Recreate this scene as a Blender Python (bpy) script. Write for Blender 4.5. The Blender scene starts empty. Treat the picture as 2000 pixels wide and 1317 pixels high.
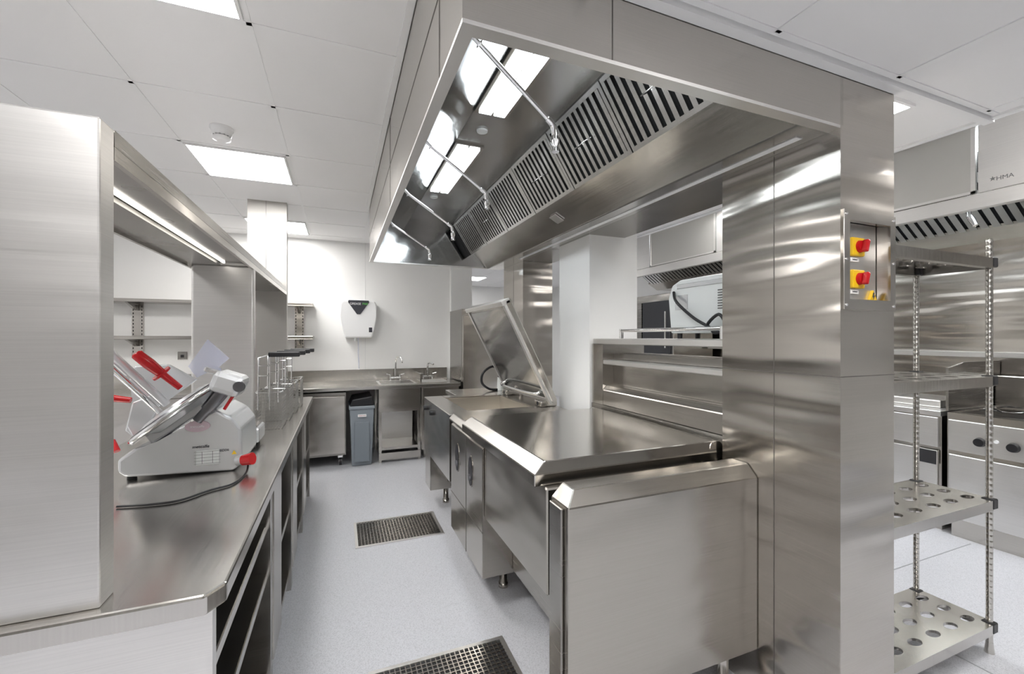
import bpy,bmesh,math,random
from mathutils import Vector,Matrix
random.seed(4)
S=bpy.context.scene; COL=S.collection
S.view_settings.view_transform='Standard'
H=1.45; F=839.0; TH=math.radians(21.77); sT=math.sin(TH); cT=math.cos(TH)
def P(px,py,X=None,Y=None,Z=None):
    u=(px-1000)/F; v=(658.5-py)/F
    rx=sT+u*cT; ry=cT-u*sT
    t = X/rx if X is not None else (Y/ry if Y is not None else (Z-H)/v)
    return Vector((rx*t,ry*t,H+v*t))
# ---------------------------------------------------------------- materials
def mat(name,col,rough=.5,metal=0.,emit=0,alpha=None,trans=0.,noise=None,spec=None):
    m=bpy.data.materials.new(name); m.use_nodes=True; nt=m.node_tree; b=nt.nodes['Principled BSDF']
    b.inputs['Base Color'].default_value=(*col,1); b.inputs['Roughness'].default_value=rough; b.inputs['Metallic'].default_value=metal
    if emit: b.inputs['Emission Color'].default_value=(*col,1); b.inputs['Emission Strength'].default_value=emit
    if trans: b.inputs['Transmission Weight'].default_value=trans
    if alpha is not None: b.inputs['Alpha'].default_value=alpha
    if noise:
        sc,amt=noise
        tc=nt.nodes.new('ShaderNodeTexCoord'); n=nt.nodes.new('ShaderNodeTexNoise'); n.inputs['Scale'].default_value=sc; n.inputs['Detail'].default_value=3
        r=nt.nodes.new('ShaderNodeMapRange'); r.inputs[1].default_value=.3; r.inputs[2].default_value=.7; r.inputs[3].default_value=1-amt; r.inputs[4].default_value=1+amt*.5
        mx=nt.nodes.new('ShaderNodeVectorMath'); mx.operation='SCALE'; mx.inputs[0].default_value=col
        nt.links.new(tc.outputs['Object'],n.inputs['Vector']); nt.links.new(n.outputs['Fac'],r.inputs[0]); nt.links.new(r.outputs[0],mx.inputs['Scale']); nt.links.new(mx.outputs[0],b.inputs['Base Color'])
    return m
def steel(name,col,rough=.24,sc=(3,3,420),wave=.25,ws=(1,1,2.5)):
    m=mat(name,col,rough,1.0); nt=m.node_tree; b=nt.nodes['Principled BSDF']
    tc=nt.nodes.new('ShaderNodeTexCoord'); mp=nt.nodes.new('ShaderNodeMapping'); mp.inputs['Scale'].default_value=sc
    n=nt.nodes.new('ShaderNodeTexNoise'); n.inputs['Scale'].default_value=1.0; n.inputs['Detail'].default_value=3
    nt.links.new(tc.outputs['Object'],mp.inputs[0]); nt.links.new(mp.outputs[0],n.inputs['Vector'])
    r=nt.nodes.new('ShaderNodeMapRange'); r.inputs[1].default_value=.25; r.inputs[2].default_value=.75; r.inputs[3].default_value=rough*.92; r.inputs[4].default_value=rough*1.08
    nt.links.new(n.outputs['Fac'],r.inputs[0]); nt.links.new(r.outputs[0],b.inputs['Roughness'])
    r2=nt.nodes.new('ShaderNodeMapRange'); r2.inputs[1].default_value=.25; r2.inputs[2].default_value=.75; r2.inputs[3].default_value=.95; r2.inputs[4].default_value=1.04
    mx=nt.nodes.new('ShaderNodeVectorMath'); mx.operation='SCALE'; mx.inputs[0].default_value=col
    nt.links.new(n.outputs['Fac'],r2.inputs[0]); nt.links.new(r2.outputs[0],mx.inputs['Scale']); nt.links.new(mx.outputs[0],b.inputs['Base Color'])
    if wave:
        w=nt.nodes.new('ShaderNodeTexNoise'); w.inputs['Scale'].default_value=2.2; w.inputs['Detail'].default_value=1
        mp2=nt.nodes.new('ShaderNodeMapping'); mp2.inputs['Scale'].default_value=ws
        nt.links.new(tc.outputs['Object'],mp2.inputs[0]); nt.links.new(mp2.outputs[0],w.inputs['Vector'])
        bp=nt.nodes.new('ShaderNodeBump'); bp.inputs['Strength'].default_value=wave; bp.inputs['Distance'].default_value=.03
        nt.links.new(w.outputs['Fac'],bp.inputs['Height']); nt.links.new(bp.outputs[0],b.inputs['Normal'])
    return m
ST=steel('brushed_steel',(.545,.52,.485),.21,wave=.3)
STC=steel('column_cladding_steel',(.54,.51,.47),.20,wave=.8,ws=(.5,.5,3.6))
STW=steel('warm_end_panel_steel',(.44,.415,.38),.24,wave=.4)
STR=steel('satin_post_steel',(.50,.485,.46),.42,wave=.2)
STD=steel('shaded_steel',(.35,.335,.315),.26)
STH=steel('hood_inside_steel',(.50,.495,.485),.18,wave=.2)
STB=steel('bright_sheen_steel',(.80,.785,.765),.38)  # paler copy of the steel, broad reflection put into its colour
STT=steel('polished_worktop_steel',(.60,.58,.55),.22,(200,3,3),.25)
STL=steel('lid_steel',(.55,.53,.50),.15,(3,200,3),.15)
STM=steel('mirror_steel',(.62,.625,.625),.10,(3,3,60),.12)
LIN=steel('lid_lining_steel',(.38,.38,.375),.13,(3,3,60),.15)
CHR=mat('chrome',(.85,.85,.85),.1,1)
WIR=mat('plated_wire',(.62,.61,.59),.3,.95)
BLK=mat('black_plastic',(.012,.012,.014),.4)
DRK=mat('dark_gap',(.02,.02,.022),.6)
JNT=mat('dark_joint',(.14,.13,.12),.5,.6)  # dark strips at panel joints and seams
WHT=mat('white_plastic',(.86,.86,.86),.3)
WALL=mat('white_wall_panel',(.87,.865,.85),.35,noise=(1.2,.03))
TILE=mat('ceiling_tile',(.87,.865,.865),.8,noise=(1.3,.02))
TBAR=mat('ceiling_bar_white',(.86,.86,.86),.5)
RED=mat('red_plastic',(.50,.008,.012),.25)
YEL=mat('yellow_plastic',(.80,.50,.01),.4)
GRY=mat('grey_bin_plastic',(.25,.28,.31),.45)
ALU=mat('cast_aluminium_paint',(.74,.75,.765),.27,.6)
ALD=mat('dark_aluminium',(.16,.16,.17),.3,.9)
LGT=mat('light_diffuser',(1,.985,.965),.5,emit=26)
LGH=mat('hood_light_diffuser',(.88,.95,1),.5,emit=20)
LED=mat('led_strip_light',(1,.97,.9),.5,emit=3)
GRN=mat('green_print',(.15,.6,.12),.5)
DGR=mat('dark_print',(.03,.03,.04),.4)
GPR=mat('grey_print',(.12,.12,.12),.5)
PNK=mat('oval_badge_mauve',(.55,.43,.48),.5)
CLR=mat('clear_acrylic',(.70,.74,.95),.05,alpha=.32)
PWD=mat('pale_enamel',(.74,.76,.75),.35)
FLT=steel('filter_steel',(.68,.68,.66),.22,(3,3,60),.0)
m=FLOORM=mat('speckled_vinyl',(.60,.62,.66),.38); nt=m.node_tree; b=nt.nodes['Principled BSDF']
tc=nt.nodes.new('ShaderNodeTexCoord'); n=nt.nodes.new('ShaderNodeTexNoise'); n.inputs['Scale'].default_value=230; n.inputs['Detail'].default_value=2
cr=nt.nodes.new('ShaderNodeValToRGB'); cr.color_ramp.elements[0].position=.34; cr.color_ramp.elements[0].color=(.49,.495,.525,1); cr.color_ramp.elements[1].position=.56; cr.color_ramp.elements[1].color=(.64,.645,.68,1)
nt.links.new(tc.outputs['Object'],n.inputs['Vector']); nt.links.new(n.outputs['Fac'],cr.inputs[0]); nt.links.new(cr.outputs[0],b.inputs['Base Color'])
m=PERF=mat('perforated_sheet',(.45,.45,.45),.35,.9); nt=m.node_tree; b=nt.nodes['Principled BSDF']
tc=nt.nodes.new('ShaderNodeTexCoord'); n=nt.nodes.new('ShaderNodeTexVoronoi'); n.inputs['Scale'].default_value=110; n.inputs['Randomness'].default_value=0
cr=nt.nodes.new('ShaderNodeValToRGB'); cr.color_ramp.elements[0].position=.32; cr.color_ramp.elements[0].color=(.12,.12,.12,1); cr.color_ramp.elements[1].position=.40; cr.color_ramp.elements[1].color=(.60,.59,.56,1)
nt.links.new(tc.outputs['Object'],n.inputs['Vector']); nt.links.new(n.outputs['Distance'],cr.inputs[0]); nt.links.new(cr.outputs[0],b.inputs['Base Color'])
# ---------------------------------------------------------------- mesh helpers
OFF={}
class MB:
    def __init__(s): s.bm=bmesh.new()
    def mk(s,vs,fs,smooth=False,bev=0,seg=2):
        V=[s.bm.verts.new(v) for v in vs]; FS=[]
        for f in fs:
            try:
                q=s.bm.faces.new([V[i] for i in f]); q.smooth=smooth; FS.append(q)
            except ValueError: pass
        if bev:
            es={e for f in FS for e in f.edges}
            bmesh.ops.bevel(s.bm,geom=list(es),offset=bev,segments=seg,affect='EDGES',profile=.5)
        return s
    def box(s,x0,x1,y0,y1,z0,z1,bev=0,seg=2):
        v=[(x,y,z) for z in (z0,z1) for y in (y0,y1) for x in (x0,x1)]
        return s.mk(v,[(0,2,3,1),(4,5,7,6),(0,1,5,4),(2,6,7,3),(0,4,6,2),(1,3,7,5)],False,bev,seg)
    def obox(s,c,a,b_,n_,ha,hb,hn,bev=0):
        c=Vector(c);a=Vector(a).normalized();b_=Vector(b_).normalized();n_=Vector(n_).normalized()
        v=[c+a*ha*i+b_*hb*j+n_*hn*k for k in (-1,1) for j in (-1,1) for i in (-1,1)]
        return s.mk(v,[(0,2,3,1),(4,5,7,6),(0,1,5,4),(2,6,7,3),(0,4,6,2),(1,3,7,5)],False,bev)
    def chbox(s,x0,x1,y0,y1,z0,z1,c,L=1,N=1,R=0,Fa=0):
        v=[(x0,y0,z0),(x1,y0,z0),(x1,y1,z0),(x0,y1,z0)]
        zc=z1-c
        v+=[(x0,y0,zc),(x1,y0,zc),(x1,y1,zc),(x0,y1,zc)]
        a,b_,c_,d=x0+c*L,x1-c*R,y0+c*N,y1-c*Fa
        v+=[(a,c_,z1),(b_,c_,z1),(b_,d,z1),(a,d,z1)]
        f=[(3,2,1,0),(8,9,10,11)]
        for k in (0,4):
            for i in range(4): j=(i+1)%4; f.append((k+i,k+j,k+4+j,k+4+i))
        return s.mk(v,f,False,.003,1)
    def prism(s,pts,axis,a0,a1,bev=0,seg=2):
        def q(p,a): return {'x':(a,p[0],p[1]),'y':(p[0],a,p[1]),'z':(p[0],p[1],a)}[axis]
        n=len(pts); v=[q(p,a0) for p in pts]+[q(p,a1) for p in pts]
        f=[tuple(range(n))[::-1],tuple(range(n,2*n))]+[(i,(i+1)%n,n+(i+1)%n,n+i) for i in range(n)]
        return s.mk(v,f,False,bev,seg)
    def tube(s,path,r,seg=10,closed=False):
        path=[Vector(p) for p in path]; n=len(path); rr=r if isinstance(r,(list,tuple)) else [r]*n
        rings=[]; pv=None
        for i,p in enumerate(path):
            if closed: t=(path[(i+1)%n]-path[i-1])
            else: t=path[min(i+1,n-1)]-path[max(i-1,0)]
            t.normalize()
            if pv is None:
                u=t.cross(Vector((0,0,1)) if abs(t.z)<.9 else Vector((1,0,0))).normalized()
            else: u=(pv-t*pv.dot(t)).normalized()
            pv=u; w=t.cross(u)
            rings.append([p+(u*math.cos(2*math.pi*k/seg)+w*math.sin(2*math.pi*k/seg))*rr[i] for k in range(seg)])
        v=[x for r_ in rings for x in r_]; f=[]
        for i in range(n if closed else n-1):
            a=i*seg; b_=((i+1)%n)*seg
            for k in range(seg): k2=(k+1)%seg; f.append((a+k,a+k2,b_+k2,b_+k))
        s.mk(v,f,True)
        if not closed:
            for ring in (rings[0],rings[-1]): s.mk(ring,[tuple(range(seg))])
        return s
    def cyl(s,p0,p1,r0,r1=None,seg=20): return s.tube([p0,p1],[r0,r0 if r1 is None else r1],seg)
    def holed(s,x0,x1,y0,y1,z,th,nx,ny,r,ex=1.25):
        dx=(x1-x0)/nx; dy=(y1-y0)/ny
        for i in range(nx):
            for j in range(ny):
                cx=x0+dx*(i+.5); cy=y0+dy*(j+.5); K=24; o=[];c=[]
                for k in range(K):
                    a=2*math.pi*(k)/K+math.pi/4; ca,sa=math.cos(a),math.sin(a); q=max(abs(ca),abs(sa))
                    o.append((cx+ca/q*dx/2,cy+sa/q*dy/2)); c.append((cx+ca*r*ex,cy+sa*r))
                v=[(p[0],p[1],z) for p in o]+[(p[0],p[1],z) for p in c]+[(p[0],p[1],z-th) for p in c]
                f=[]
                for k in range(K):
                    k2=(k+1)%K; f.append((k,k2,K+k2,K+k)); f.append((K+k,K+k2,2*K+k2,2*K+k))
                s.mk(v,f)
        return s
    def text(s,body,size,org,xd,yd,depth=.0008,align='CENTER'):
        cu=bpy.data.curves.new('lettering_source','FONT'); cu.body=body; cu.size=size; cu.extrude=depth; cu.align_x=align; cu.align_y='CENTER'
        ob=bpy.data.objects.new('lettering_source',cu); COL.objects.link(ob); bpy.context.view_layer.update()
        dg=bpy.context.evaluated_depsgraph_get(); me=bpy.data.meshes.new_from_object(ob.evaluated_get(dg))
        xd=Vector(xd);yd=Vector(yd);nd=xd.cross(yd)
        M=Matrix.Translation(org)@Matrix((xd,yd,nd)).transposed().to_4x4()
        me.transform(M); s.bm.from_mesh(me); bpy.data.objects.remove(ob); bpy.data.curves.remove(cu); bpy.data.meshes.remove(me)
        return s
    def build(s,name,m,parent=None,label=None):
        bm=s.bm; bmesh.ops.recalc_face_normals(bm,faces=bm.faces)
        if parent is not None: off=OFF[parent.name]
        else:
            xs=[v.co.x for v in bm.verts]; ys=[v.co.y for v in bm.verts]; zs=[v.co.z for v in bm.verts]
            off=Vector(((min(xs)+max(xs))/2,(min(ys)+max(ys))/2,min(zs)))
        bmesh.ops.translate(bm,verts=bm.verts,vec=-off)
        me=bpy.data.meshes.new(name); bm.to_mesh(me); bm.free(); me.materials.append(m)
        o=bpy.data.objects.new(name,me); COL.objects.link(o)
        if parent is not None: o.parent=parent
        else: o.location=off
        OFF[o.name]=off
        if label: o['label']=label
        return o
def tag(o,label,cat,group=None):
    o['label']=label; o['category']=cat
    if group: o['group']=group
    return o
def struct(o): o['kind']='structure'; return o
def thing(name,label,cat,loc,group=None):
    o=bpy.data.objects.new(name,None); o.empty_display_size=.1; COL.objects.link(o); o.location=loc; OFF[o.name]=Vector(loc)
    return tag(o,label,cat,group)
def copy_tree(o,delta,label):
    c=o.copy(); COL.objects.link(c); c.location=o.location+Vector(delta); c['label']=label
    for ch in list(o.children):
        d=ch.copy(); COL.objects.link(d); d.parent=c
        for g in list(ch.children):
            e=g.copy(); COL.objects.link(e); e.parent=d
    return c
# ---------------------------------------------------------------- setting
CE=2.67; LC=2.355
struct(MB().box(-4,5.05,-3,10,-.05,0).build('floor',FLOORM))
struct(MB().box(-4,5.05,-3,10,CE,CE+.05).build('ceiling',TILE))
g=MB()
xs=[-.33+.6*k for k in range(-6,2)]+[2.67,3.27]
for x in xs: g.box(x-.010,x+.010,-3,10,CE-.003,CE)
ysg=[-2.0,-1.35,-.7,-.04,.62,1.28,1.93,2.58,3.235]+[3.84+.6*k for k in range(0,10)]
for y in ysg: g.box(-4,.25,y-.010,y+.010,CE-.003,CE+.001)
g.box(.225,.252,-3,4.28,CE-.012,CE)
struct(g.build('trim_1',TBAR))
# lower ceiling over the cooking island
struct(MB().box(.26,2.5,-3,.93,LC,CE-.002).box(1.59,2.5,.931,4.28,LC,CE-.002).build('ceiling',TILE))
g=MB()
for x in (.6,1.2,1.8,2.4): g.box(x-.010,x+.010,-3,.89,LC-.004,LC)
for y in (-.9,-.31,.29,.89): g.box(.26,2.5,y-.010,y+.010,LC-.004,LC+.001)
g.box(.26,2.5,.905,.938,LC-.02,LC)
g.box(1.9,2.5,1.49,1.51,LC-.004,LC).box(1.9,2.5,2.09,2.11,LC-.004,LC).box(2.47,2.5,-3,4.28,LC-.01,LC)
struct(g.build('trim_2',TBAR))
struct(MB().box(-4,1.72,5.9,6.0,0,CE).build('wall_back',WALL))
struct(MB().box(1.42,1.72,5.82,5.9,0,CE).build('wall_return',WALL))
struct(MB().box(-4.05,-4,-3,6.0,0,CE).build('wall_left',WALL))
struct(MB().box(4.95,5.05,-3,10,0,CE).build('wall_right',WALL))
struct(MB().box(1.7,5,9.9,10,0,CE).build('wall_far',WALL))
struct(MB().box(-4,5,-3.05,-3,0,CE).build('wall_behind',mat('grey_wall',(.38,.365,.345),.6)))
DARKM=mat('dark_reflection_paint',(.06,.055,.05),.5)  # unseen dark panels added for contrast in the steel reflections
struct(MB().box(-1.6,-.6,-2.999,-2.96,0,2.1).build('reflection_panel_1',DARKM)); struct(MB().box(.9,1.9,-2.999,-2.96,0,2.1).build('reflection_panel_2',DARKM))
struct(MB().box(1.60,2.0,2.56,3.0,0,LC).build('wall_pillar',WALL))
g=MB()
for x in (-.9,.3,1.5): g.box(x-.002,x+.002,5.897,5.9,0,CE)
struct(g.build('trim_3',mat('wall_joint',(.7,.7,.69),.5)))
struct(MB().box(2.6,2.606,-1,5.9,0,.0015).box(1.9,4.1,1.6,1.606,0,.0015).build('trim_4',mat('floor_weld',(.35,.36,.38),.5)))
# ceiling lights
def panel(x0,x1,y0,y1,z,label):
    t=thing('ceiling_light',label,'ceiling light',((x0+x1)/2,(y0+y1)/2,z),'recessed ceiling light panels')
    f=MB().box(x0,x1,y0,y0+.012,z-.012,z).box(x0,x1,y1-.012,y1,z-.012,z).box(x0,x0+.012,y0+.012,y1-.012,z-.012,z).box(x1-.012,x1,y0+.012,y1-.012,z-.012,z)
    f.build('frame',TBAR,t); MB().box(x0+.012,x1-.012,y0+.012,y1-.012,z-.008,z-.001).build('diffuser',LGT,t)
    return t
panel(-.915,-.345,3.255,3.825,CE,'bright square ceiling light beyond the smoke alarm')
panel(-.915,-.345,1.30,1.912,CE,'bright ceiling light cut by the top edge of the photo')
panel(-.915,-.345,5.055,5.625,CE,'far ceiling light beside the tall steel column')
panel(1.9,2.07,.965,1.47,LC,'ceiling light showing just right of the column with the switches')
for i,(x,y) in enumerate([(-.915,-.68),(-2.115,1.31),(-2.715,3.255),(-.915,-1.97)]):  # unseen panels added as fill light for the room
    panel(x,x+.57,y,y+.57,CE,['added fill panel behind the viewer over the worktop end','added fill panel over the aisle left of the gantry, nearer one','added fill panel over the aisle left of the gantry, farther one','added fill panel furthest behind the viewer'][i])
panel(.9,1.47,-.3,.27,LC,'added fill panel in the lower ceiling above the viewer')  # added overhead as fill, out of view
panel(2.69,3.25,.3,.86,CE,'added fill panel in front of the right hand hood, nearer one')  # unseen fill panel added over the right aisle
panel(2.69,3.25,2.7,3.26,CE,'added fill panel in front of the right hand hood, farther one')  # another added fill panel, hidden by the lower ceiling
panel(2.2,2.77,6.5,7.07,CE,'ceiling light in the room beyond the back wall, nearer one')
panel(2.2,2.77,8.3,8.87,CE,'ceiling light in the room beyond the back wall, farther one')
# smoke detector
p=P(433,250,Z=CE)
t=thing('smoke_detector','round white smoke alarm on the ceiling','smoke alarm',(p.x,p.y,CE))
MB().tube([(p.x,p.y,CE),(p.x,p.y,CE-.012),(p.x,p.y,CE-.014),(p.x,p.y,CE-.045),(p.x,p.y,CE-.05)],[.06,.06,.054,.050,.03],28).build('base',WHT,t)
g=MB()
for k in range(12):
    a=k*math.pi/6; g.box(p.x+.04*math.cos(a)-.004,p.x+.04*math.cos(a)+.004,p.y+.04*math.sin(a)-.004,p.y+.04*math.sin(a)+.004,CE-.058,CE-.046)
g.build('vent_ribs',mat('alarm_rib',(.4,.4,.4),.5),t)
MB().tube([(p.x,p.y,CE-.055),(p.x,p.y,CE-.068),(p.x,p.y,CE-.076)],[.046,.046,.028],28).build('cap',WHT,t)
# ---------------------------------------------------------------- left worktop run
o=MB().prism([(-1.05,1.09),(-.268,1.09),(-.237,1.135),(-.237,4.37),(-1.05,4.37)],'z',.855,.90,.006,2).build('worktop',STT)
tag(o,'long stainless worktop with clipped corner carrying the meat slicer','worktop')
def base_unit(y0,y1,label,shelves,closed=False):
    t=thing('base_cabinet',label,'cabinet',(-.62,(y0+y1)/2,0),'open base units under the long worktop')
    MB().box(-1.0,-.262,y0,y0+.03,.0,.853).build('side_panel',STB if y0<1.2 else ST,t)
    MB().box(-1.0,-.262,y1-.03,y1,.0,.853).build('side_panel',ST,t)
    MB().box(-1.0,-.985,y0+.03,y1-.03,.08,.853).build('back_panel',ST,t)
    for z in shelves: MB().box(-.984,-.275,y0+.03,y1-.03,z-.035,z,.003,1).build('shelf',ST,t)
    if closed: MB().box(-.272,-.258,y0+.03,y0+.28,.1,.84,.003,1).build('front_panel',ST,t)
    return t
base_unit(1.125,2.0,'nearest open steel base unit with slatted shelves and bright end panel',[.10,.50,.70])
base_unit(2.005,2.78,'second open base unit from the near worktop end',[.10,.45],True)
base_unit(2.785,3.56,'third open base unit from the near worktop end',[.10,.45],True)
base_unit(3.565,4.34,'last base unit of the long worktop near the sink',[.10,.45],True)
# gantry
t=thing('serving_gantry','long stainless overshelf on posts above the left worktop with light strip','gantry',(-.61,2.7,.9))
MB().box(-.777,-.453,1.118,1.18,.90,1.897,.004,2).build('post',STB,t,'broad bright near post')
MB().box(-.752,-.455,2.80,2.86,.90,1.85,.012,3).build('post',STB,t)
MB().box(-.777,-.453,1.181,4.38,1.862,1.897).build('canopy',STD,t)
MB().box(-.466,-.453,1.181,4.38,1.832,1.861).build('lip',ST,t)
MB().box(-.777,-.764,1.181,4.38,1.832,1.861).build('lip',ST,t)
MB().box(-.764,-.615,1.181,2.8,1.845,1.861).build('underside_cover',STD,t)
MB().box(-.597,-.587,1.2,2.77,1.854,1.8615).build('light_strip',LED,t,'glowing white strip')
t=thing('steel_column','tall steel clad column rising to the ceiling at the far end of the gantry','column',(-.61,4.4,0.0))
MB().box(-.763,-.453,4.385,4.47,.0,CE).build('cladding',STR,t)
MB().box(-.62,-.618,4.383,4.385,1.9,CE).build('seam',JNT,t)
# meat slicer
t=thing('meat_slicer','silver meat slicer with red handle on the left worktop','slicer',(-.6,2.2,.90))
def PP(l,Y): return [(P(a,b,Y=Y).x,P(a,b,Y=Y).z) for a,b in l]
MB().prism(PP([(228,900),(262,876),(310,868),(352,845),(392,812),(420,800),(452,816),(470,838),(473,905),(455,920),(245,934),(228,924)],2.06),'y',2.06,2.40,.012,3).build('base',ALU,t)
MB().prism(PP([(300,868),(400,800),(432,775),(412,755),(350,790),(285,850)],2.14),'y',2.12,2.3,.01,2).build('motor_housing',ALU,t)
nrm=Vector((-.61,-.03,.78)).normalized(); c=P(352,800,Y=2.12)
bl=MB().tube([c-nrm*.010,c-nrm*.005,c+nrm*.005,c+nrm*.009],[.190,.196,.196,.190],48).build('blade_guard',CHR,t)
MB().tube([c+nrm*.009,c+nrm*.014],[.182,.178],48).build('blade',ALD,bl)
MB().tube([c+nrm*.014,c+nrm*.026],[.150,.120],48).build('blade_cover',ALU,bl)
MB().cyl(c-nrm*.03,c-nrm*.0105,.10,.13,40).build('blade_hub',ALU,bl)
c=P(449,748,Y=2.05)
hd=MB().obox(c,(.9,0,-.35),(0,1,0),(.35,0,.9),.055,.07,.042,.02).build('sharpener_head',ALU,t)
MB().obox(c+Vector((-.035,0,.046)),(.9,0,-.35),(0,1,0),(.35,0,.9),.045,.05,.010,.006).build('cap',CHR,hd)
MB().cyl(c+Vector((.045,-.069,-.01)),c+Vector((.045,-.078,-.01)),.022,.02,20).build('bolt',ALD,hd)
a=P(440,758,Y=2.04);b_=P(405,800,Y=2.04)
MB().cyl(a,b_,.028,.024,20).cyl(b_,P(385,822,Y=2.04),.018,.018,16).build('neck',ALD,t)
MB().cyl(P(456,772,Y=2.02),P(438,800,Y=2.02),.006,.006,10).build('lever',RED,t,'small red lever')
MB().prism(PP([(243,842),(262,786),(250,745),(262,715),(330,712),(385,742),(300,800),(268,862)],2.26),'y',2.26,2.275,.006,2).build('carriage',ALU,t)
MB().prism(PP([(262,786),(300,770),(318,785),(285,850),(268,862),(250,830)],2.2),'y',2.18,2.20,.006,2).build('carriage_arm',ALU,t)
MB().cyl(P(205,682,Y=2.0),P(325,790,Y=2.1),.016,.016,16).build('slide_rod',ALU,t)
MB().cyl(P(205,708,Y=2.0),P(312,805,Y=2.1),.011,.011,16).build('slide_rod',CHR,t)
a=P(264,690,Y=1.98); b_=P(352,758,Y=2.04); d=(b_-a)
hn=MB().tube([a,a+d*.03,a+d*.3,a+d*.55,a+d*.58,a+d*.62,a+d],[.012,.019,.021,.017,.017,.013,.011],18).build('handle',RED,t,'red grip')
MB().cyl(a+d*.55,a+d*.59,.034,.034,24).build('flange',RED,hn)
MB().cyl(P(218,778,Y=2.15),P(256,782,Y=2.15),.014,.011,16).build('clamp_knob',RED,t)
MB().cyl(P(218,862,Y=2.1),P(228,882,Y=2.08),.012,.012,16).build('clamp_knob',RED,t)
MB().prism(PP([(406,663),(448,700),(430,716),(385,738),(368,716)],2.16),'y',2.155,2.162).build('guard',CLR,t,'clear plastic guard')
a=P(468,900,Y=2.06)
MB().cyl(a+Vector((-.01,0,0)),a+Vector((.03,-.012,.008)),.02,.02,20).build('dial_collar',ALU,t)
MB().cyl(a+Vector((.015,-.02,.005)),a+Vector((.052,-.036,.013)),.021,.025,16).build('dial',RED,t,'red ribbed dial')
for (x,y) in ((P(258,930,Y=2.1).x,2.1),(P(447,925,Y=2.12).x,2.12),(P(447,925,Y=2.12).x,2.36),(P(258,930,Y=2.1).x,2.36)):
    MB().cyl((x,y,.901),(x,y,.955),.016,.012,14).build('foot',BLK,t)
pl=MB().box(P(383,900,Y=2.058).x,P(428,900,Y=2.058).x,2.0565,2.059,P(400,908,Y=2.058).z,P(400,880,Y=2.058).z).build('rating_plate',PWD,t)
q=P(392,873,Y=2.056); MB().text('metcalfe',.017,(q.x,2.0575,q.z),(1,0,0),(0,0,1)).build('lettering',DGR,t)
q=P(438,880,Y=2.056); MB().text('ECOS',.013,(q.x,2.0575,q.z),(1,0,0),(0,0,1)).build('lettering',DGR,t)
q=P(405,894,Y=2.056)
g=MB()
for k in range(5): g.box(q.x-.045,q.x+.045,2.0558,2.0564,q.z-.024+k*.012,q.z-.0232+k*.012)
for k in (-1,1): g.box(q.x+k*.018-.0005,q.x+k*.018+.0005,2.0558,2.0564,q.z-.024,q.z+.024)
g.build('print_table',DGR,pl)
q=P(386,833,Y=2.056); K=24
MB().prism([(q.x+.042*math.cos(2*math.pi*k/K),q.z+.022*math.sin(2*math.pi*k/K)) for k in range(K)],'y',2.052,2.062).build('oval_sticker',PNK,t)
MB().text('metcalfe',.014,(q.x,2.0512,q.z),(1,0,0),(0,0,1),.0004).build('lettering',WHT,t)
q=P(457,884,Y=2.056); MB().prism([(q.x-.008,q.z-.007),(q.x+.008,q.z-.007),(q.x,q.z+.008)],'y',2.0555,2.06).build('warning_sticker',YEL,t)
# portion scale behind slicer
t=thing('portion_scale','small pale box shaped scale behind the slicer base','scale',(-.39,2.5,.90))
p0=P(468,870,Y=2.44); p1=P(506,870,Y=2.44)
MB().box(p0.x-.1,p1.x,2.44,2.62,.925,1.0,.01,2).build('body',ALU,t)
MB().box(p0.x-.08,p1.x-.01,2.45,2.61,1.0,1.012,.004,1).build('platform',ST,t)
for (x,y) in ((p1.x-.03,2.47),(p0.x-.07,2.47),(p1.x-.03,2.59),(p0.x-.07,2.59)): MB().cyl((x,y,.901),(x,y,.926),.012).build('foot',BLK,t)
# cable
pts=[P(485,905,Z=.93),P(480,925,Z=.905),P(455,945,Z=.905),P(410,958,Z=.905),P(350,978,Z=.905),P(290,986,Z=.905),P(228,990,Z=.905)]
def smooth(pts,n=6):
    out=[];L=len(pts)
    for i in range(L-1):
        p0=pts[max(i-1,0)];p1=pts[i];p2=pts[i+1];p3=pts[min(i+2,L-1)]
        for k in range(n):
            s=k/n; out.append(.5*((2*p1)+(p2-p0)*s+(2*p0-5*p1+4*p2-p3)*s*s+(-p0+3*p1-3*p2+p3)*s**3))
    return out+[pts[-1]]
tag(MB().tube(smooth(pts),.004,8).build('power_cable',BLK),'black slicer cable lying across the left worktop','cable')
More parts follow.
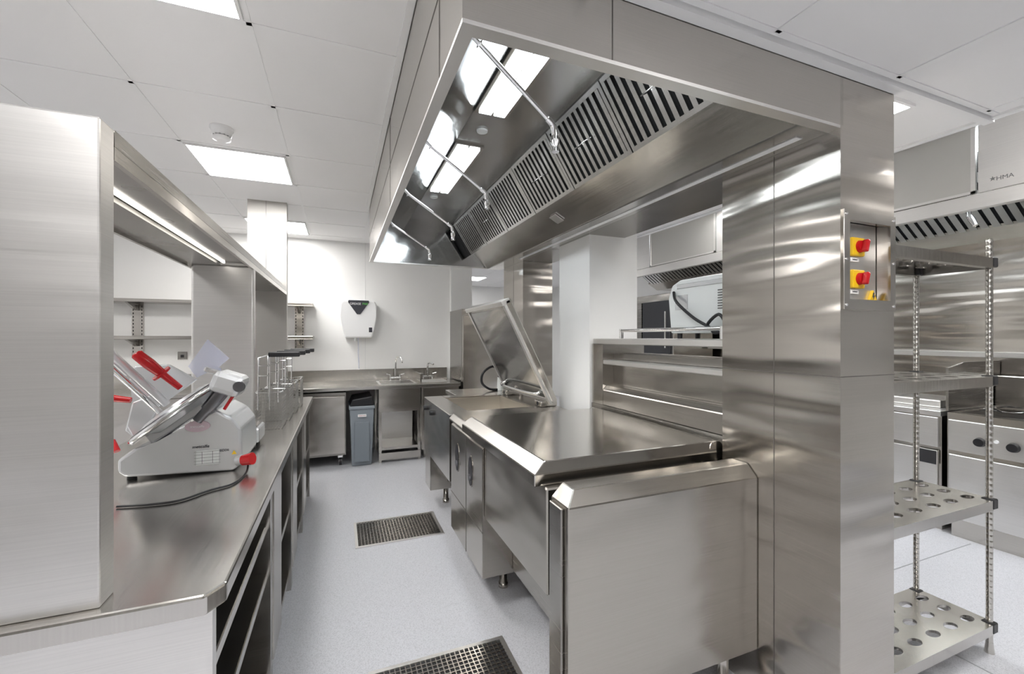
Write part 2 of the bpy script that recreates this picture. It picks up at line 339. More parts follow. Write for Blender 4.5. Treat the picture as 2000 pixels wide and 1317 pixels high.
# fry baskets
def basket():
    x0,x1,y0,y1=-.465,-.325,2.90,3.10; zb=.903; zt=1.12
    t=thing('fry_basket','wire fry basket with black handle, nearest of four in a row','fry basket',(-.4,3.01,.90),'fry baskets on the left worktop')
    g=MB(); r=.0013
    n=11
    for k in range(n+1):
        z=zb+.002+(zt-zb-.004)*k/n
        g.box(x0,x1,y0-r,y0+r,z-r,z+r).box(x0,x1,y1-r,y1+r,z-r,z+r).box(x0-r,x0+r,y0,y1,z-r,z+r).box(x1-r,x1+r,y0,y1,z-r,z+r)
    for k in range(9):
        x=x0+(x1-x0)*k/8; g.box(x-r,x+r,y0-r,y0+r,zb,zt).box(x-r,x+r,y1-r,y1+r,zb,zt).box(x-r,x+r,y0,y1,zb-r+.002,zb+r+.002)
    for k in range(1,9):
        y=y0+(y1-y0)*k/9; g.box(x0-r,x0+r,y-r,y+r,zb,zt).box(x1-r,x1+r,y-r,y+r,zb,zt).box(x0,x1,y-r,y+r,zb-r+.002,zb+r+.002)
    g.build('wire_mesh',WIR,t)
    MB().tube([(x0,y0,zt),(x1,y0,zt),(x1,y1,zt),(x0,y1,zt)],.0045,8,True).build('rim',CHR,t)
    xm=-.42
    MB().tube([(xm-.03,y0,zt-.1),(xm-.03,y0,zt),(xm-.03,y0+.02,1.325),(xm+.03,y0+.02,1.345)],.0045,8).tube([(xm+.03,y0,zt-.1),(xm+.03,y0,zt),(xm+.03,y0+.02,1.31),(xm+.03,y0+.02,1.345)],.0045,8).tube([(xm-.03,y0+.01,1.22),(xm+.03,y0+.01,1.22)],.0045,8).tube([(xm-.03,y0+.01,1.28),(xm+.03,y0+.01,1.28)],.0045,8).build('handle_frame',CHR,t)
    MB().obox((xm+.105,y0+.02,1.345),(1,0,0),(0,1,0),(0,0,1),.085,.013,.015,.006).build('grip',BLK,t,'black grip')
    return t
b0=basket()
for k,l in ((1,'wire fry basket with black handle, second from the slicer'),(2,'wire fry basket with black handle, third from the slicer'),(3,'wire fry basket with black handle, farthest from the slicer')):
    copy_tree(b0,(.012*k,.28*k,0),l)
# ---------------------------------------------------------------- back wall
o=MB().prism([(-3.0,5.12),(1.37,5.12),(1.37,5.88),(-3,5.88)],'z',.85,.89,.004,1).build('back_worktop',STT)
tag(o,'stainless worktop with sinks along the back wall','worktop')
MB().box(-3.0,1.37,5.865,5.895,.891,1.03).build('upstand',ST,o)
MB().box(.42,.86,5.25,5.7,.8905,.8925).build('sink_rim',STB,o)
MB().box(.45,.83,5.28,5.66,.8926,.8932).build('sink_bowl',STD,o)
MB().box(.93,1.27,5.3,5.65,.8905,.895,.002,1).build('basin_rim',STB,o)
MB().box(.90,.915,5.25,5.86,.891,1.0).build('divider',ST,o)
def tap(name,x,y,label,h):
    t=thing(name,label,'tap',(x,y,.891))
    MB().cyl((x-.06,y,.891),(x-.06,y,.95),.012).cyl((x+.06,y,.891),(x+.06,y,.95),.012).cyl((x-.065,y,.925),(x+.065,y,.925),.014).build('body',CHR,t)
    g=[Vector((x,y,.93)),Vector((x,y,.93+h*.6)),Vector((x,y-.02,.93+h*.9)),Vector((x,y-.07,.93+h)),Vector((x,y-.12,.93+h*.9)),Vector((x,y-.13,.93+h*.7))]
    if h<.2: g=[Vector((x,y,.93)),Vector((x,y,.93+h*.8)),Vector((x,y-.04,.93+h)),Vector((x,y-.11,.93+h*.9))]
    g=[Vector((p.x+.5*(y-p.y),p.y,p.z)) for p in g]
    MB().tube(smooth(g),.013,12).build('spout',CHR,t)
    for s in (-1,1): MB().cyl((x+s*.06,y,.95),(x+s*.06,y,.965),.014).cyl((x+s*.06,y,.96),(x+s*.11,y-.03,.975),.006).build('lever',CHR,t)
tap('mixer_tap',.66,5.72,'tall chrome swan neck tap over the main sink',.27)
tap('basin_tap',1.08,5.74,'short chrome tap over the small hand basin',.18)
# undercounter units
t=thing('undercounter_fridge','stainless undercounter fridge on castors left of the grey bin','fridge',(-.19,5.4,0))
MB().box(-.46,.06,5.19,5.8,.12,.83,.004,1).build('body',STD,t)
MB().box(-.45,.05,5.15,5.188,.15,.79,.006,2).build('door',ST,t)
MB().box(-.45,.05,5.16,5.188,.80,.83).build('top_fascia',STD,t)
for x in (-.40,0.0):
    w=MB().cyl((x-.015,5.25,.045),(x+.015,5.25,.045),.045,.045,24).build('castor',BLK,t)
    MB().cyl((x-.018,5.25,.045),(x+.018,5.25,.045),.018).box(x-.025,x+.025,5.22,5.28,.09,.12).build('castor_fork',CHR,w)
t=thing('slim_bin','grey plastic slim bin with black liner under the back worktop','bin',(.225,5.35,0))
x0,x1=.095,.355
vs=[(x0+.025,5.13,0),(x1-.025,5.13,0),(x1-.025,5.55,0),(x0+.025,5.55,0),(x0,5.1,.66),(x1,5.1,.66),(x1,5.6,.66),(x0,5.6,.66)]
MB().mk(vs,[(0,3,2,1),(0,1,5,4),(1,2,6,5),(2,3,7,6),(3,0,4,7),(4,5,6,7)],False,.012,2).build('body',GRY,t)
MB().box(x0+.05,x1-.05,5.085,5.125,.05,.5,.008,2).build('rib_panel',mat('grey_bin_panel',(.22,.25,.28),.45),t)
MB().box(x0-.008,x1+.008,5.085,5.61,.64,.675,.008,2).build('rim',GRY,t)
MB().prism([(x0+.0,.675),(x1,.675),(x1-.02,.78),(x0+.03,.75)],'y',5.1,5.58,.01,2).build('liner',BLK,t,'black bin liner')
MB().box(.18,.27,5.0825,5.0845,.555,.585).build('logo_plate',WHT,t); MB().text('Rubbermaid',.015,(.225,5.0818,.57),(1,0,0),(0,0,1),.0004).build('lettering',RED,t)
t=thing('sink_unit','stainless sink stand with open lower shelf right of the grey bin','sink unit',(.65,5.4,0))
MB().box(.41,.885,5.15,5.18,.58,.848).build('front_panel',ST,t)
for x in (.41,.855):
    MB().box(x,x+.03,5.15,5.18,0,.579).build('leg',ST,t); MB().box(x,x+.03,5.78,5.81,0,.848).build('leg',ST,t)
MB().box(.44,.855,5.16,5.78,.14,.17).build('lower_shelf',ST,t)
MB().box(.44,.855,5.60,5.62,.17,.58).build('back_sheet',STB,t)
MB().box(.41,.885,5.14,5.149,.03,.11).build('kick_panel',ST,t)
t=thing('base_cabinet','stainless cabinet below the hand basin, behind the tilting pans','cabinet',(1.12,5.45,0))
MB().box(.90,1.36,5.18,5.85,.1,.848).build('body',ST,t); MB().box(.91,1.35,5.155,5.179,.12,.84,.004,1).build('door',ST,t)
MB().box(.93,1.33,5.2,5.8,0,.099).build('plinth',STD,t)
t=thing('base_cabinet','stainless cabinet at the left end of the back worktop','cabinet',(-1.7,5.45,0))
MB().box(-2.9,-.48,5.19,5.85,.1,.848).build('body',ST,t)
for k in range(4): MB().box(-2.89+.6*k,-2.31+.6*k,5.165,5.189,.12,.84,.004,1).build('door',ST,t)
MB().box(-2.85,-.5,5.22,5.8,0,.099).build('plinth',STD,t)
# dispenser
t=thing('degreaser_dispenser','white wall dispenser with dark triangle badge above the back worktop','dispenser',(.28,5.85,1.44))
a=P(665,585,Y=5.72); b_=P(735,660,Y=5.72)
x0,x1,z1,z0=a.x,b_.x,a.z,b_.z
xm=(x0+x1)/2
MB().prism([(x0+.05,z0),(x1-.05,z0),(x1-.03,z0+.1),(x1,z0+.28),(x1+.005,z1-.05),(x1-.02,z1-.01),(xm,z1+.01),(x0+.02,z1-.01),(x0-.005,z1-.05),(x0,z0+.28),(x0+.03,z0+.1)],'y',5.72,5.898,.02,3).build('body',WHT,t)
MB().prism([(xm-.12,z1-.005),(xm+.12,z1-.005),(xm+.125,z1-.03),(xm+.02,z1-.18),(xm-.02,z1-.18),(xm-.125,z1-.03)],'y',5.712,5.722,.003,1).build('badge',DGR,t)
MB().text('GREASE',.038,(xm-.038,5.7112,z1-.05),(1,0,0),(0,0,1),.0006).build('lettering',WHT,t)
MB().text('PAK',.038,(xm+.078,5.7112,z1-.05),(1,0,0),(0,0,1),.0006).build('lettering',GRN,t)
MB().box(x1-.09,x1-.05,5.715,5.7205,z0+.07,z0+.13,.002,1).build('status_window',DGR,t)
MB().cyl((xm-.03,5.8,z0-.04),(xm-.03,5.8,z0+.01),.02).build('outlet',PWD,t)
MB().tube([(xm,5.85,z0-.0),(xm,5.86,z0-.2),(xm+.01,5.86,1.04)],.006,8).build('hose',CLR,t)
# wall shelves
for z,l in ((1.85,'upper stainless wall shelf above the back worktop'),(1.46,'lower stainless wall shelf above the back worktop')):
    t=thing('wall_shelf',l,'shelf',(-1.5,5.75,z-.035),'back wall shelves')
    MB().box(-2.9,-.30,5.58,5.89,z-.035,z,.003,1).build('shelf_board',ST,t)
    for x in (-2.06,-.47):
        MB().prism([(5.60,z-.037),(5.87,z-.037),(5.87,z-.11),(5.84,z-.11)],'x',x-.012,x+.012).build('bracket',STD,t)
for x,l in ((-2.06,'slotted shelf upright seen through the gantry opening'),(-.47,'slotted shelf upright just right of the tall column')):
    t=thing('shelf_upright',l,'shelf upright',(x,5.88,1.25),'back wall shelf uprights')
    MB().box(x-.05,x+.05,5.88,5.898,1.25,1.83).build('channel',ST,t)
    for s in (-1,1):
        g=MB()
        for k in range(14): g.box(x+s*.038-.004,x+s*.038+.004,5.8785,5.8798,1.28+k*.038,1.30+k*.038)
        g.build('slot_row',DRK,t)
q=P(357,695,Y=5.9)
t=thing('wall_socket','small grey switched socket on the back wall below the shelves','socket',(q.x,5.9,q.z-.045))
MB().box(q.x-.045,q.x+.045,5.885,5.8995,q.z-.045,q.z+.045,.004,2).build('plate',STD,t); MB().box(q.x-.015,q.x+.015,5.88,5.8845,q.z-.02,q.z+.01).build('switch',BLK,t)
# tall fridge
t=thing('upright_fridge','tall stainless upright fridge at the end of the back worktop','fridge',(1.75,5.5,0))
MB().box(1.40,2.08,5.2,5.81,.12,1.80,.005,1).build('body',STD,t); MB().box(1.405,2.075,5.15,5.199,.18,1.72,.008,2).build('door',ST,t)
MB().box(2.0,2.03,5.12,5.149,.8,1.2).build('handle',BLK,t)
for x in (1.46,2.02): MB().cyl((x,5.26,0),(x,5.26,.12),.025).build('leg',CHR,t)
# ---------------------------------------------------------------- floor drains
def drain(x0,x1,y0,y1,label):
    t=thing('floor_drain',label,'drain grate',((x0+x1)/2,(y0+y1)/2,0),'floor drain grates')
    MB().box(x0+.01,x1-.01,y0+.01,y1-.01,.0004,.0012).build('pit_shade',DRK,t)  # black sheet stands for the shade down in the drain pit
    MB().box(x0,x1,y0,y0+.02,.0003,.008).box(x0,x1,y1-.02,y1,.0003,.008).box(x0,x0+.02,y0+.02,y1-.02,.0003,.008).box(x1-.02,x1,y0+.02,y1-.02,.0003,.008).build('frame',STB,t)
    g=MB(); n=26
    for k in range(1,n): x=x0+.02+(x1-x0-.04)*k/n; g.box(x-.0025,x+.0025,y0+.02,y1-.02,.0015,.0075)
    n=18
    for k in range(1,n): y=y0+.02+(y1-y0-.04)*k/n; g.box(x0+.02,x1-.02,y-.0025,y+.0025,.0016,.0072)
    g.build('grating',ST,t)
drain(.095,.71,3.12,3.55,'rectangular steel floor drain grate farther away in the aisle')
drain(.11,.725,1.50,1.945,'rectangular steel floor drain grate cut by the bottom of the photo')
# ---------------------------------------------------------------- hood
t=hood=thing('extractor_hood','large stainless canopy hood with lights and baffle filters over the pans','extractor hood',(.9,2.6,2.165))
Y0,Y1=.94,4.28
MB().box(.255,.27,Y0,Y1,2.17,CE-.003).build('side_panel',ST,t)
MB().box(.27,1.59,Y0,Y0+.015,2.17,2.35).build('fascia',ST,t)
MB().box(.255,1.59,Y0,Y0+.04,2.16,2.17).box(.255,.29,Y0+.04,Y1,2.16,2.17).box(.29,1.42,Y1-.03,Y1,2.16,2.17).build('bottom_rim',STB,t)
MB().box(.27,1.59,Y1-.015,Y1,2.17,CE-.003).build('end_panel',STM,t)
MB().box(.655,.658,Y0-.001,Y0,2.17,2.35).box(.2535,.255,1.18,1.183,2.17,CE-.01).box(.2535,.255,2.45,2.453,2.17,CE-.01).box(.2535,.255,Y0,Y1,2.40,2.403).build('panel_joint',JNT,t)
MB().prism([(.29,2.171),(.60,2.55),(.60,2.56),(.28,2.18)],'y',Y0+.016,Y1-.016).build('slanted_panel',STM,t)
MB().box(.601,1.03,Y0+.016,Y1-.016,2.55,2.56).build('roof_panel',STH,t)
MB().prism([(1.21,2.27),(1.416,2.162),(1.43,2.165),(1.225,2.285)],'y',Y0+.016,Y1-.016).build('grease_trough',STT,t)
MB().box(1.431,1.574,Y0+.04,Y1,2.16,2.175).build('soffit',STH,t)
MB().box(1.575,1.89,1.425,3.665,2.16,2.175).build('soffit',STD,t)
MB().box(1.50,1.53,Y0+.1,3.6,2.157,2.1595).build('white_strip',WHT,t)  # plain white strip along the soffit
d=Vector((.18,0,-.28)).normalized(); nn=Vector((-.28,0,-.18)).normalized(); yv=Vector((0,1,0)); Lf=.333
mid0=Vector((1.12,0,2.41))
nf=6; fw=(4.1-1.06)/nf
MB().obox(Vector((1.145,(Y0+Y1)/2,2.426)),d,yv,nn,Lf/2,(Y1-Y0-.04)/2,.004).build('baffle_gap_shade',DRK,t)  # dark sheet put behind the baffles as the shade in their gaps
for k in range(nf):
    ya=1.06+k*fw; yb=ya+fw-.008; c=mid0+Vector((0,(ya+yb)/2,0))
    fr=MB()
    for s in (-1,1):
        fr.obox(c+yv*s*((yb-ya)/2-.01),d,yv,nn,Lf/2,.01,.012); fr.obox(c+d*s*(Lf/2-.01),d,yv,nn,.01,(yb-ya)/2-.02,.012)
    f=fr.build('grease_filter',FLT,t)
    g=MB(); ns=10; w=(yb-ya-.04)/ns
    for i in range(ns): g.obox(c+yv*(-(yb-ya)/2+.02+w*(i+.5)),d,yv,nn,Lf/2-.02,w*.25,.006)
    g.build('baffles',FLT,f)
    if k in (0,1,2,4):
        hc=c+nn*.012; hl=[hc+yv*-.05,hc+yv*-.05+nn*.035,hc+yv*.05+nn*.035,hc+yv*.05]
        MB().tube(hl,.003,8).build('wire_handle',CHR,f)
for y0 in (1.18,2.38):
    f=MB().box(.60,.77,y0-.02,y0+.82,2.538,2.549).build('light_fitting',ST,t)
    MB().box(.62,.68,y0,y0+.80,2.53,2.5375).build('diffuser',LGH,f)
    MB().box(.695,.75,y0,y0+.80,2.53,2.5375).build('diffuser',LGH,f)
MB().cyl((.70,2.18,2.549),(.70,2.18,2.54),.03,.028,24).build('indicator',PWD,t)
MB().cyl((.68,3.35,2.549),(.68,3.35,2.54),.03,.028,24).build('indicator',PWD,t)
q=P(1087,421,X=1.3)
MB().obox((1.30,q.y,2.215),(.206,0,-.108),(0,1,0),(-.108,0,-.206),.035,.04,.004).build('rating_plate',STB,t)
# spray nozzles
for i,y in enumerate((1.12,1.80,2.45,3.17)):
    s=thing('suppression_nozzle',['chrome nozzle pipe nearest the viewer inside the hood','chrome nozzle pipe second from the viewer inside the hood','chrome nozzle pipe third from the viewer inside the hood','chrome nozzle pipe at the far end inside the hood'][i],'nozzle',(.36,y,2.26),'spray nozzles inside the hood')
    a=Vector((.345,y,2.255)); b_=Vector((.61,y+.08,2.12))
    MB().cyl(a,b_,.0068).cyl(a,a+(b_-a)*.03,.016).build('pipe',CHR,s)
    e=b_+Vector((.02,.01,-.035))
    MB().tube([b_-(b_-a)*.06,b_,b_+Vector((.012,.005,-.008)),e],.010,12).build('elbow',CHR,s)
    MB().tube([e,e+Vector((0,0,-.02)),e+Vector((0,0,-.03)),e+Vector((0,0,-.05))],[.012,.014,.010,.013],14).build('nozzle_head',CHR,s)
# ---------------------------------------------------------------- near column
t=thing('steel_column','broad steel clad column with red switches at its near face','column',(1.73,1.18,0))
cx0,cx1,cy0,cy1=1.575,1.878,.94,1.425
MB().box(cx0,cx1,cy0+.05,cy1,0,LC-.001).box(cx0,cx1,cy0,cy0+.0499,0,1.575).box(cx0,cx1,cy0,cy0+.0499,1.86,LC-.001).box(cx0,cx0+.03,cy0,cy0+.0499,1.5751,1.8599).box(cx1-.03,cx1,cy0,cy0+.0499,1.5751,1.8599).build('cladding',STC,t)
MB().box(cx0-.001,cx0,1.179,1.182,0,LC-.2).box(cx0-.001,cx0,cy0,cy1,1.312,1.315).box(cx0,cx1,cy0-.001,cy0,1.312,1.315).build('panel_joint',JNT,t)
t=thing('switch_enclosure','recessed steel switch box in the near face of the broad column','switch box',(1.73,.94,1.55))
a,b_=cx0+.008,cx1-.006
MB().box(a,b_,.932,.94,1.545,1.58).box(a,b_,.932,.94,1.85,1.885).box(a,a+.03,.932,.94,1.58,1.85).box(b_-.03,b_,.932,.94,1.58,1.85).build('frame',ST,t)
MB().box(a+.028,b_-.028,.98,.9895,1.578,1.858).build('back_plate',STB,t)
for x in (a+.012,b_-.012):
    for z in (1.56,1.715,1.87): MB().cyl((x,.933,z),(x,.929,z),.005,.004,12).build('screw',CHR,t)
for k,pyy in enumerate((482,545)):
    c0=P(1679,pyy,Y=.963); xs_=c0.x; z=c0.z
    q=thing('rotary_isolator',['red rotary isolator on yellow plate, upper one in the switch box','red rotary isolator on yellow plate, lower one in the switch box'][k],'switch',(xs_,.98,z-.033),'rotary isolators')
    MB().box(xs_-.036,xs_+.032,.963,.9795,z-.033,z+.033,.004,2).build('plate',YEL,q)
    kb=MB().cyl((xs_,.963,z),(xs_,.952,z),.022,.020,24).build('knob',RED,q)
    MB().obox((xs_,.943,z),(.3,0,1),(0,1,0),(1,0,-.3),.022,.009,.008,.004).build('grip_bar',RED,kb)
    MB().box(xs_-.03,xs_+.015,.974,.9785,z-.052,z-.037).build('label_plate',WHT,q)
    MB().text('Isolator',.009,(xs_-.0075,.9735,z-.0445),(1,0,0),(0,0,1),.0003).build('lettering',DGR,q)
c0=P(1706,579,Y=.97); xq=c0.x; zq=c0.z-.022
o=MB().prism([(xq-.024,zq),(xq+.024,zq),(xq,zq+.044)],'y',.9695,.9795).build('warning_sign',YEL)
tag(o,'yellow warning triangle inside the switch box','warning sign')
MB().prism([(xq-.003,zq+.035),(xq+.005,zq+.035),(xq+.001,zq+.025),(xq+.008,zq+.025),(xq-.004,zq+.006),(xq-.001,zq+.018),(xq-.007,zq+.018)],'y',.9685,.9694).build('lightning_mark',DGR,o)
# far column
t=thing('steel_column','distant steel clad column at the far end of the hood','column',(1.73,3.9,0))
MB().box(1.575,1.88,3.67,4.17,0,LC-.001).build('cladding',STC,t)
MB().box(1.574,1.575,3.67,4.17,1.312,1.315).box(1.574,1.575,3.9,3.903,0,2.15).build('panel_joint',JNT,t)
# ---------------------------------------------------------------- tilting pan (closed)
def leg(x,y,z1,t): MB().tube([(x,y,0),(x,y,.03),(x,y,.031),(x,y,z1)],[.028,.028,.022,.022],18).build('leg',ST,t)
t=thing('tilting_pan','large stainless tilting pan with closed flat lid, nearest the viewer','tilting pan',(1.15,2.0,0))
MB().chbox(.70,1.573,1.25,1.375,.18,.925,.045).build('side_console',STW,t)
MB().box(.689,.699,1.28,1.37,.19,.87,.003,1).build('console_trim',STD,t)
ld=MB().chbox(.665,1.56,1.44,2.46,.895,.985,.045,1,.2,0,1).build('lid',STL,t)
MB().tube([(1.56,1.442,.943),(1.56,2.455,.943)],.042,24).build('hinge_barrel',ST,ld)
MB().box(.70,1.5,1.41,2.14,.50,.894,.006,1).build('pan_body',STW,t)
MB().box(.74,1.5,1.376,1.409,.5,.88).build('gap_shade',DRK,t)  # dark block painted as the shade in the gap beside the pan
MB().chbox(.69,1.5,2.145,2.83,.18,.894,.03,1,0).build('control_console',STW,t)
MB().box(.6885,.69,2.46,2.464,.18,.85).box(.6885,.69,2.145,2.83,.42,.423).build('panel_joint',JNT,t)
MB().chbox(.675,1.5,2.465,2.83,.896,.935,.03,1,0).build('console_top',ST,t)
K=24
for y in (2.36,2.66):
    MB().prism([(y+.046*math.cos(2*math.pi*k/K),.685+.090*math.sin(2*math.pi*k/K)) for k in range(K)],'x',.687,.69).build('control_bezel',STD,t)
    f=MB().prism([(y+.040*math.cos(2*math.pi*k/K),.685+.083*math.sin(2*math.pi*k/K)) for k in range(K)],'x',.6855,.6869).build('control_panel',BLK,t,'dark oval control recess')
    MB().cyl((.685,y,.65),(.676,y,.65),.02,.018,18).build('knob',ALD,f)
    MB().box(.6845,.6854,y-.02,y+.02,.71,.74).build('display',DGR,f)
MB().box(.86,1.5,1.6,2.14,.2,.499).build('plinth',STD,t)
leg(.88,2.34,.18,t); leg(1.45,1.31,.18,t); leg(.76,1.31,.18,t); leg(1.4,2.6,.18,t)
# ---------------------------------------------------------------- tilting pan (open)
t=thing('tilting_pan','stainless tilting pan with lid standing open, beyond the closed one','tilting pan',(1.15,3.35,0))
zt=.92
b=MB().box(.69,.85,2.87,3.83,.46,zt,.004,1).box(1.36,1.55,2.87,3.83,.46,zt).box(.851,1.359,2.87,2.98,.46,zt).box(.851,1.359,3.70,3.83,.46,zt)
b.build('pan_body',ST,t)
TAN=steel('pan_interior_steel',(.72,.68,.62),.3)
MB().box(.85,1.36,2.98,3.70,.74,.75).box(.8501,.855,2.985,3.695,.75,.91).box(1.355,1.3599,2.985,3.695,.75,.91).box(.856,1.354,3.69,3.6999,.75,.91).build('well',TAN,t)
MB().chbox(.70,1.5,3.60,3.82,.16,.459,.003,1,0).build('side_console',ST,t)
MB().box(.86,1.5,2.9,3.55,.2,.459).build('plinth',STD,t)
hA=Vector((1.50,3.36,.96)); hB=Vector((1.116,3.36,1.72)); ax=(hB-hA).normalized(); L=(hB-hA).length; un=Vector((-ax.z,0,ax.x))
if un.x>0: un=-un
mid=(hA+hB)/2
ld=MB().obox(mid-un*.0,ax,yv,un,L/2,.48,.025,.008).build('lid',ST,t)
MB().obox(mid+un*.03,ax,yv,un,L/2-.05,.43,.005).build('lid_lining',LIN,ld)
MB().obox(hB+un*.02-ax*.01,ax,yv,un,.018,.48,.035,.004).obox(hA+un*.03+ax*.03,ax,yv,un,.018,.46,.01,.004).obox(mid+un*.03+yv*.46,ax,yv,un,L/2,.018,.012).obox(mid+un*.03-yv*.46,ax,yv,un,L/2,.018,.012).build('lid_rim',STB,ld)
h0=hA+un*.06+ax*.1
MB().tube(smooth([h0+yv*-.38-un*.03,h0+yv*-.36+un*.02,h0+yv*0+un*.03,h0+yv*.36+un*.02,h0+yv*.38-un*.03]),.012,10).build('lid_pipe',CHR,ld)
for y in (2.98,3.7):
    hb=MB().box(1.40,1.54,y-.06,y+.06,.921,.965,.01,2).build('hinge_block',ST,t); MB().cyl((1.40,y,.943),(1.398,y,.943),.015).build('hinge_bolt',BLK,hb)
leg(.86,3.72,.16,t); leg(1.4,3.72,.16,t); leg(1.4,3.0,.2,t); leg(.9,3.0,.2,t)
for y in (3.45,3.72): MB().cyl((.69,y,.84),(.665,y,.84),.022,.02,18).build('knob',BLK,t)
# spray hose
t=thing('spray_hose','black spray hose and white nozzle handle beyond the open pan','spray hose',(1.35,4.0,.92))
q=P(955,735,Y=4.0)
pts=[Vector((q.x+.14,4.0,.935)),Vector((q.x+.02,4.0,.935)),Vector((q.x-.07,4.0,1.0)),Vector((q.x-.06,4.0,1.1)),Vector((q.x+.04,4.0,1.16)),Vector((q.x+.1,4.0,1.1)),Vector((q.x+.12,4.0,1.02))]
MB().tube(smooth(pts),.012,10).build('hose',BLK,t)
MB().cyl((q.x+.12,4.0,.921),(q.x+.12,4.0,1.05),.035,.03,18).build('handle',PWD,t); MB().cyl((q.x+.12,4.0,1.051),(q.x+.12,4.0,1.08),.025).build('trigger',BLK,t)
t=thing('base_cabinet','low steel cabinet between open pan and far column','cabinet',(1.2,4.0,0))
MB().box(1.0,1.57,3.85,4.25,.1,.88,.004,1).build('body',ST,t); MB().box(1.02,1.5,3.87,4.2,0,.099).build('plinth',STD,t); MB().box(.98,1.57,3.84,4.26,.881,.919,.004,1).build('top',STT,t)
# ---------------------------------------------------------------- service spine
t=thing('service_spine','stepped steel back panel and shelf between column and white pillar','service panel',(1.75,2.0,0))
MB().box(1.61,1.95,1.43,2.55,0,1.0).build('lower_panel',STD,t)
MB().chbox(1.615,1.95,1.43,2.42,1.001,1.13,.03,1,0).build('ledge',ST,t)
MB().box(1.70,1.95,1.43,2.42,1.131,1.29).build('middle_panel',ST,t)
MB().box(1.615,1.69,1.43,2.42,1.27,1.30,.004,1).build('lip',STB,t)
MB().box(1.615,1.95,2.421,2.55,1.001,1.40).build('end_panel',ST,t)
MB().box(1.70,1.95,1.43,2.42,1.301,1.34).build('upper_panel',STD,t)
o=MB().box(1.62,1.95,1.43,2.55,1.402,1.44,.004,1).build('shelf',STB,t)
MB().cyl((1.66,1.45,1.49),(1.66,2.28,1.49),.011).cyl((1.66,2.28,1.44),(1.66,2.28,1.50),.013).cyl((1.66,1.5,1.44),(1.66,1.5,1.50),.013).build('guard_rail',CHR,t)
# grill on the shelf
t=thing('countertop_grill','pale metal grill seen from behind on the shelf with black cable','grill',(1.83,1.75,1.44))
MB().prism([(1.52,1.47),(1.93,1.47),(1.95,1.67),(1.92,1.74),(1.86,1.765),(1.52,1.765)],'x',1.74,1.93,.01,2).build('body',PWD,t)
g=MB()
for k in range(8): g.box(1.7365,1.741,1.50,1.60,1.59+.013*k,1.595+.013*k)
g.build('vent_slots',GPR,t)
MB().box(1.735,1.741,1.55,1.88,1.715,1.74,.003,1).build('ridge',ALU,t)
MB().box(1.736,1.741,1.80,1.89,1.60,1.68).build('rating_plate',ALU,t)
MB().tube(smooth([Vector((1.735,1.90,1.70)),Vector((1.70,1.84,1.64)),Vector((1.70,1.72,1.55)),Vector((1.70,1.62,1.50)),Vector((1.70,1.58,1.47)),Vector((1.70,1.52,1.50)),Vector((1.70,1.56,1.56)),Vector((1.70,1.63,1.50)),Vector((1.70,1.5,1.47))]),.008,8).build('cable',BLK,t)
for y in (1.55,1.89):
    for x in (1.77,1.90): MB().cyl((x,y,1.441),(x,y,1.47),.014).build('foot',BLK,t)
# ---------------------------------------------------------------- rack
t=thing('shelving_rack','four tier rack of perforated steel shelves right of the column','rack',(2.35,1.16,0))
rx0,rx1,ry0,ry1=1.93,2.79,1.0,1.31
PST=mat('grooved_chrome',(.66,.64,.60),.2,1)
for x in (rx0+.02,rx1-.02):
    for y in (ry0+.02,ry1-.02):
        g=MB(); path=[(x,y,.02)];rr=[.0125]
        z=.1
        while z<1.9:
            path+=[(x,y,z),(x,y,z+.002),(x,y,z+.004)]; rr+=[.0125,.0116,.0125]; z+=.026
        path.append((x,y,1.9)); rr.append(.0125)
        g.tube(path,rr,12); g.tube([(x,y,0),(x,y,.02),(x,y,.05)],[.018,.016,.013],12).build('post',PST,t)
for z in (.14,.706,1.27,1.81):
    sh=MB().holed(rx0+.01,rx1-.01,ry0+.03,ry1-.03,z,.012,6,3,.021,1.75)
    sh.box(rx0+.035,rx1-.035,ry0+.0,ry0+.03,z-.045,z).box(rx0+.035,rx1-.035,ry1-.03,ry1,z-.045,z).box(rx0,rx0+.01,ry0+.035,ry1-.035,z-.045,z).box(rx1-.01,rx1,ry0+.035,ry1-.035,z-.045,z)
    s=sh.build('shelf',STT,t)
    for x in (rx0+.02,rx1-.02):
        for y in (ry0+.02,ry1-.02): MB().box(x-.022,x+.022,y-.022,y+.022,z-.042,z+.004,.004,1).build('corner_clip',BLK,s)
# ---------------------------------------------------------------- right cooking line
t=thing('extractor_hood','right hand stainless hood with perforated panels and printed logo','extractor hood',(4.1,2.4,2.18))
MB().box(3.40,3.42,-.5,5.4,2.19,2.275,.003,1).box(3.42,3.45,-.5,5.4,2.19,2.2).build('bottom_rim',STB,t)
for (a,b_,mm,nm) in ((-.5,1.30,STB,'front_panel'),(1.31,1.76,PERF,'perforated_panel'),(1.77,3.15,STB,'front_panel'),(3.16,4.12,PERF,'perforated_panel'),(4.13,5.4,STB,'front_panel')):
    pp=MB().box(3.405,3.42,a,b_,2.28,CE-.003).build(nm,mm,t)
    if mm==PERF: MB().box(3.40,3.4045,a,a+.02,2.28,CE-.01).box(3.40,3.4045,b_-.02,b_,2.28,CE-.01).box(3.40,3.4045,a,b_,2.28,2.295).build('panel_frame',STB,pp)
d2=Vector((.45,0,-.3)).normalized(); n2=Vector((-.3,0,-.45)).normalized()
MB().obox((4.24,2.45,2.43),d2,yv,n2,.27,2.94,.004).build('baffle_gap_shade',DRK,t)  # dark sheet paints the shade behind these slats
g=MB(); y=-.45
while y<5.35: g.obox((4.225,y,2.41),d2,yv,n2,.27,.02,.006); y+=.062
g.build('grease_filters',FLT,t)
